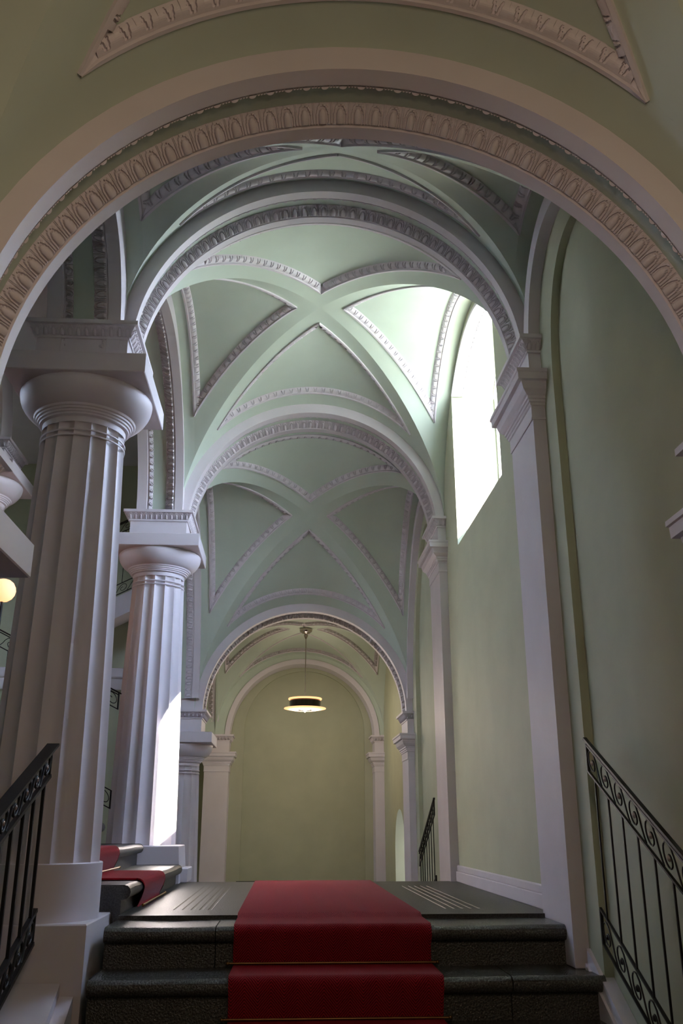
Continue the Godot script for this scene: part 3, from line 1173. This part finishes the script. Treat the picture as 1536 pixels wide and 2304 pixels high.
func build_stairs():
	var rise := 0.17
	var run := 0.30
	var o := thing("stone_steps", v(0.29, FLOOR_Y, 3.4), "worn dark granite steps climbing to the landing from the near side", "steps")
	for k in 8:
		var y := -0.018 - rise * k
		var w0 := -0.80 - 0.29
		var w1 := (1.316 if k == 0 or k >= 6 else 1.384) - 0.29
		var cuts: Array = [w0, [-0.59, 0.69, 0.1, -0.4, 0.5, 0.0, 0.3, -0.2][k], w1]
		for c in 2:
			add_step(o, Vector3(0, -FLOOR_Y, 0) + v(0, 0, 4.49 - run * k - 3.4), Vector3(0, 0, -1), Vector3.RIGHT, cuts[c] + (0.002 if c else 0.0), cuts[c + 1] - (0.002 if c == 0 else 0.0), y, rise, 0.40 if k == 0 else run, "stone")
	var f := thing("stone_steps", v(0.29, FLOOR_Y, 8.9), "granite steps going down beyond the landing", "steps")
	for k in 8:
		add_step(f, Vector3(0, -FLOOR_Y, 0) + v(0, 0, 7.68 + run * k - 8.9), Vector3(0, 0, 1), Vector3.RIGHT, -1.09, 1.026 if k < 2 or k > 6 else 1.09, -0.018 - rise * k, rise, run, "stone")
	# runner over both flights
	var c := thing("stair_carpet", v(0.235, 0.0, 6.2), "red herringbone runner over the landing and the main steps", "carpet")
	var near_path := flight_path(6.2 - 4.49, -0.018, run, rise, 8, 6.2 - 4.90, -0.018)
	near_path.push_front(Vector2(6.2 - 4.845, 0.010))
	near_path[1] = Vector2(6.2 - 4.80, -0.007)
	near_path.push_front(Vector2(0.0, 0.010))
	near_path.push_front(Vector2(-0.7, 0.010))
	add_runner(c, "near_runner", near_path, Vector3.ZERO, Vector3(0, 0, 1), Vector3.RIGHT, -0.45, 0.45)
	var far_path := flight_path(7.68 - 6.2, -0.018, run, rise, 8, 7.62 - 6.2, -0.018)
	far_path.push_front(Vector2(7.59 - 6.2, 0.010))
	far_path.push_front(Vector2(0.7, 0.010))
	add_runner(c, "far_runner", far_path, Vector3.ZERO, Vector3(0, 0, -1), Vector3.RIGHT, -0.45, 0.45)
	for k in 2:
		var rod := thing("stair_rod", v(0.235, -0.018 - rise * (k + 1) + 0.018, 4.49 - run * k + 0.012), ["thin brass rod holding the red runner at the foot of the top riser", "thin brass rod holding the red runner one step below the top riser"][k], "rod", "brass stair rods")
		var rs := mb()
		tube(rs, [Vector3(-0.47, 0, 0), Vector3(0.47, 0, 0)], 0.005, 8)
		commit(rs, "bar", "brass", rod)
		for e in [-0.475, 0.475]:
			var kn := mb()
			lathe(kn, Vector3(e, 0, 0), [Vector2(0, -0.009), Vector2(0.008, -0.005), Vector2(0.009, 0.0), Vector2(0.008, 0.005), Vector2(0, 0.009)], 10)
			commit(kn, "knob", "brass", rod)
	# side flight going up to the left between the columns
	var s := thing("stone_steps", v(-0.79, 0.0, 6.2), "grey stone steps climbing away between the two landing columns", "steps")
	var srise := 0.15
	for k in 12:
		add_step(s, Vector3(0.03 - run * k, 0, 0), Vector3(-1, 0, 0), Vector3(0, 0, 1), -1.15, 1.27, srise * (k + 1) - 0.015, srise, run, "slab")
	var sp := flight_path(-0.03, srise * 12 - 0.015, run, srise, 12, -0.35, srise * 12 - 0.015)
	var q := []
	for e in sp:
		q.append(Vector2(e.x - run * 11, e.y))
	q[-1] = Vector2(q[-2].x + 0.002, 0.004)
	var sc := thing("stair_carpet", v(-0.79, 0.0, 6.2), "red runner going up the side steps between the columns", "carpet")
	add_runner(sc, "runner", q, Vector3(0.06, 0, 0), Vector3.RIGHT, Vector3(0, 0, 1), -0.05, 0.85)
	for k in 2:
		var rod := thing("stair_rod", v(-0.79 + 0.03 - run * k + 0.010, srise * k + 0.012, 5.80), ["brass rod where the side runner meets the landing", "brass rod across the side runner on the lowest side step"][k], "rod", "brass rods of the side steps")
		var rs := mb()
		tube(rs, [Vector3(0, 0, -0.47), Vector3(0, 0, 0.47)], 0.005, 8)
		commit(rs, "bar", "brass", rod)
		for e in [-0.475, 0.475]:
			var kn := mb()
			lathe(kn, Vector3(0, 0, e), [Vector2(0, -0.009), Vector2(0.008, -0.005), Vector2(0.009, 0.0), Vector2(0.008, 0.005), Vector2(0, 0.009)], 10)
			commit(kn, "knob", "brass", rod)
	# pedestal of the far landing column and the small block at its foot
	var pd := thing("stone_pedestal", v(-1.08, 0, 7.62), "low white pedestal under the sunlit column, at the end of the side steps", "pedestal")
	var ps := mb()
	rect_prof(ps, 0, 0, 0.285, 0.235, [Vector2(0.015, -0.3), Vector2(0.006, 0.12), Vector2(-0.006, 0.262), Vector2(-0.012, 0.268)], true)
	commit(ps, "block", "white", pd)
	var pb := mb()
	box(pb, Vector3(0.26, 0.0, -0.235), Vector3(0.345, 0.105, 0.12), 0.006)
	commit(pb, "foot_block", "white", pd)
	# stringer on the left of the near flight
	var sg := thing("stair_stringer", v(-1.08, FLOOR_Y, 3.4), "pale stone stringer under the left-hand railing of the near steps", "stringer")
	for e in [[-0.22, 0.20, 0.0], [-0.16, 0.14, 0.05]]:
		var ss := mb()
		var a := Vector3(e[0], 0, 0)
		var y_far: float = -0.27 + e[2] - FLOOR_Y
		var y_near: float = y_far - 0.567 * 1.75
		var zf := -(4.345 - 3.4)
		var zn := -(2.61 - 3.4)
		var p0 := Vector3(e[0], y_far, zf)
		var p1 := Vector3(e[1], y_far, zf)
		var p2 := Vector3(e[1], y_near, zn)
		var p3 := Vector3(e[0], y_near, zn)
		quad(ss, p0, p1, p2, p3)
		for pr in [[p0, p3], [p1, p2], [p3, p2], [p0, p1]]:
			quad(ss, pr[0], pr[1], Vector3(pr[1].x, 0, pr[1].z), Vector3(pr[0].x, 0, pr[0].z))
		commit(ss, "coping" if e[2] > 0 else "stringer_wall", "white", sg)

func build_railings():
	make_railing("black iron railing with scrolls along the right wall of the near steps", v(1.30, -0.035, 3.93), Vector3(0, 0, 1), -0.504, 0.14, 9, 0.80)
	make_railing("black iron railing with scrolls running up to the large shaded column", v(-1.05, -0.055, 4.24), Vector3(0, 0, 1), -0.42, 0.14, 11, 0.81, 1.0, true, 0.055, 0.013)
	make_railing("thin black railing on the far wall going down beyond the landing", v(1.30, -0.12, 8.16), Vector3(0, 0, -1), -0.46, 0.14, 7, 0.75, 1.0, false)
	make_railing("iron railing of the side steps, half hidden behind the sunlit column", v(-1.34, 0.54, 7.36), Vector3(-1, 0, 0), 0.50, 0.14, 12, 0.88, 1.0, false)
	make_railing("iron railing of the upper flight seen between the landing columns", v(-2.9, 2.71, 11.0), Vector3(1, 0, 0), 0.52, 0.15, 10, 0.95, -1.0, false)
	make_railing("low black railing along the foot of the end wall", v(-0.60, -1.06, 12.9), Vector3(1, 0, 0), 0.0, 0.14, 12, 0.77, 1.0, false)

func build_hall():
	# the stairwell on the left, of which only slivers show between the columns
	var o := structure("wall_left", "green wall of the open stairwell beyond the columns")
	var w := mb()
	box(w, v(-6.2, FLOOR_Y, 13.8), v(-6.0, 5.0, 8.1))
	box(w, v(-6.2, FLOOR_Y, 7.2), v(-6.0, 5.0, -2.0))
	box(w, v(-6.2, FLOOR_Y, 8.1), v(-6.0, 2.9, 7.2))  # opening left for the added window
	box(w, v(-6.2, 4.3, 8.1), v(-6.0, 5.0, 7.2))
	commit(w, "side_wall", "wall_green", o)
	var fw := mb()
	box(fw, v(-6.0, FLOOR_Y, 11.6), v(-1.36, 5.0, 11.4))
	box(fw, v(-1.6, FLOOR_Y, 13.6), v(-1.36, 5.0, 11.6))
	commit(fw, "end_wall", "wall_green", o)
	var nw := mb()
	box(nw, v(-6.2, FLOOR_Y, -1.8), v(1.9, 5.0, -2.0))
	commit(nw, "entry_wall", "wall_green", o)
	var c := structure("ceiling", "plain roof slab over the stairwell")
	var cs := mb()
	box(cs, v(-6.2, 5.0, 13.8), v(1.9, 5.15, -2.0))
	commit(cs, "slab", "white", c)
	var win := structure("added_window_2", "added window in the stairwell wall, unseen, there to light the stairwell")  # added unseen window, brings daylight into the stairwell
	var ws := mb()
	for d in [7.2, 7.62, 8.04]:
		box(ws, v(-6.14, 2.9, d + 0.06), v(-6.06, 4.3, d))
	commit(ws, "window_frame", "frame_white", win)
	# stringer of the upper flight, on the end wall
	var sg := thing("upper_flight", v(-2.9, 2.68, 11.2), "pale underside of the upper flight seen between the landing columns", "steps")
	var ss := mb()
	var a := Vector3(0, 0, 0)
	for z in [-0.18, 0.22]:
		quad(ss, Vector3(0, -0.27, z), Vector3(1.5, 0.51, z), Vector3(1.5, 0.78, z), Vector3(0, 0, z))
	quad(ss, Vector3(0, 0, -0.18), Vector3(1.5, 0.78, -0.18), Vector3(1.5, 0.78, 0.22), Vector3(0, 0, 0.22))
	quad(ss, Vector3(0, -0.27, -0.18), Vector3(1.5, 0.51, -0.18), Vector3(1.5, 0.51, 0.22), Vector3(0, -0.27, 0.22))
	commit(ss, "stringer", "white", sg)
	var tb := structure("trim_1", "pale moulded band along the end wall of the stairwell")
	var ts := mb()
	box(ts, v(-5.9, 2.00, 11.42), v(-1.40, 2.14, 11.34), 0.006)
	commit(ts, "band", "white", tb)
	var tc := mb()
	box(tc, v(-5.9, 2.14, 11.42), v(-1.40, 2.26, 11.30), 0.012)
	commit(tc, "band_cornice", "white", tb)
	var gl := thing("globe_lamp", v(-2.30, 2.30, 7.2), "small warm globe lamp on a thin post in the stairwell, behind the large column", "lamp")
	var gr := mb()
	tube(gr, [Vector3(0, -0.18, 0), Vector3(0, -1.412, 0)], 0.012, 8)
	commit(gr, "post", "iron", gl)
	var gs := mb()
	lathe(gs, Vector3.ZERO, [Vector2(0.02, 0.0), Vector2(0.05, -0.01), Vector2(0.078, -0.032), Vector2(0.095, -0.065), Vector2(0.10, -0.095), Vector2(0.094, -0.127), Vector2(0.075, -0.158), Vector2(0.045, -0.180), Vector2(0.0, -0.19)], 24)
	commit(gs, "globe", "lamp_glow", gl)
	var gll := OmniLight3D.new()
	gll.name = "lamp_light"
	gll.position = Vector3(0, -0.09, 0)
	gll.light_color = Color(1.0, 0.75, 0.5)
	gll.light_energy = 0.05
	gll.light_size = 0.05
	gll.omni_range = 20.0
	gll.omni_attenuation = 2.0
	gll.shadow_enabled = true
	gl.add_child(gll, true)
	# column on the next level of the stairwell
	make_column(-2.80, 7.79, 0.92, "small far fluted column at the edge of the stairwell, bright blue-white", FLOOR_Y, true, [0, 1])
	make_arch("arcade_arch", "bluish white arch above the small far column", v(-3.0, 3.59, 6.215), Vector3(0, 0, -1), 1.33, 1.2, 0, 0.40, 0.30, true, 0.0, PI, true)

func build_lamps():
	make_lamp(v(0.238, 2.845, 11.65), 0.90, "round glowing lamp hanging from a rod under the far vault", 0.62, Color(1.0, 0.92, 0.83))
	make_lamp(v(XC, 2.86, 0.55), 0.90, "round lamp hanging above the foot of the near steps", 0.61, Color(1.0, 0.87, 0.75))

func _ready():
	rng.seed = 4
	set_view()
	make_materials()
	egg_mesh = height_unit(24, 14, egg_h)
	leaf_mesh = height_unit(24, 10, leaf_h)
	var rs := mb()
	lathe(rs, Vector3.ZERO, [Vector2(0.0, -0.008), Vector2(0.009, -0.006), Vector2(0.012, 0.0), Vector2(0.009, 0.006), Vector2(0.0, 0.008)], 10)
	rs.generate_normals()
	rosette_mesh = rs.commit()
	shaft_mesh = fluted_shaft(0.278, 0.222, 2.215)
	var ec := mb()
	var ep := [Vector2(0.222, 2.19), Vector2(0.224, 2.222)]
	for k in 4:
		ep.append(Vector2(0.232 + k * 0.010, 2.224 + k * 0.013))
		ep.append(Vector2(0.240 + k * 0.010, 2.228 + k * 0.013))
	for k in 9:
		var t := k / 8.0
		ep.append(Vector2(0.275 + 0.084 * sin(t * PI * 0.5), 2.278 + 0.128 * pow(t, 1.35)))
	ep.append(Vector2(0.350, 2.416))
	lathe(ec, Vector3.ZERO, ep.slice(0, 11), 64, true)
	lathe(ec, Vector3.ZERO, ep.slice(10), 64)
	for y in [2.115, 2.145]:
		lathe(ec, Vector3.ZERO, [Vector2(0.2245, y - 0.006), Vector2(0.2275, y - 0.003), Vector2(0.2275, y + 0.003), Vector2(0.2235, y + 0.006)], 64, true)
	ec.generate_normals()
	ec.index()
	cap_mesh = ec.commit()
	build_floor()
	build_right_walls()
	build_window()
	build_back()
	build_vaults()
	build_hall()
	build_arches()
	build_columns()
	build_stairs()
	build_railings()
	build_lamps()
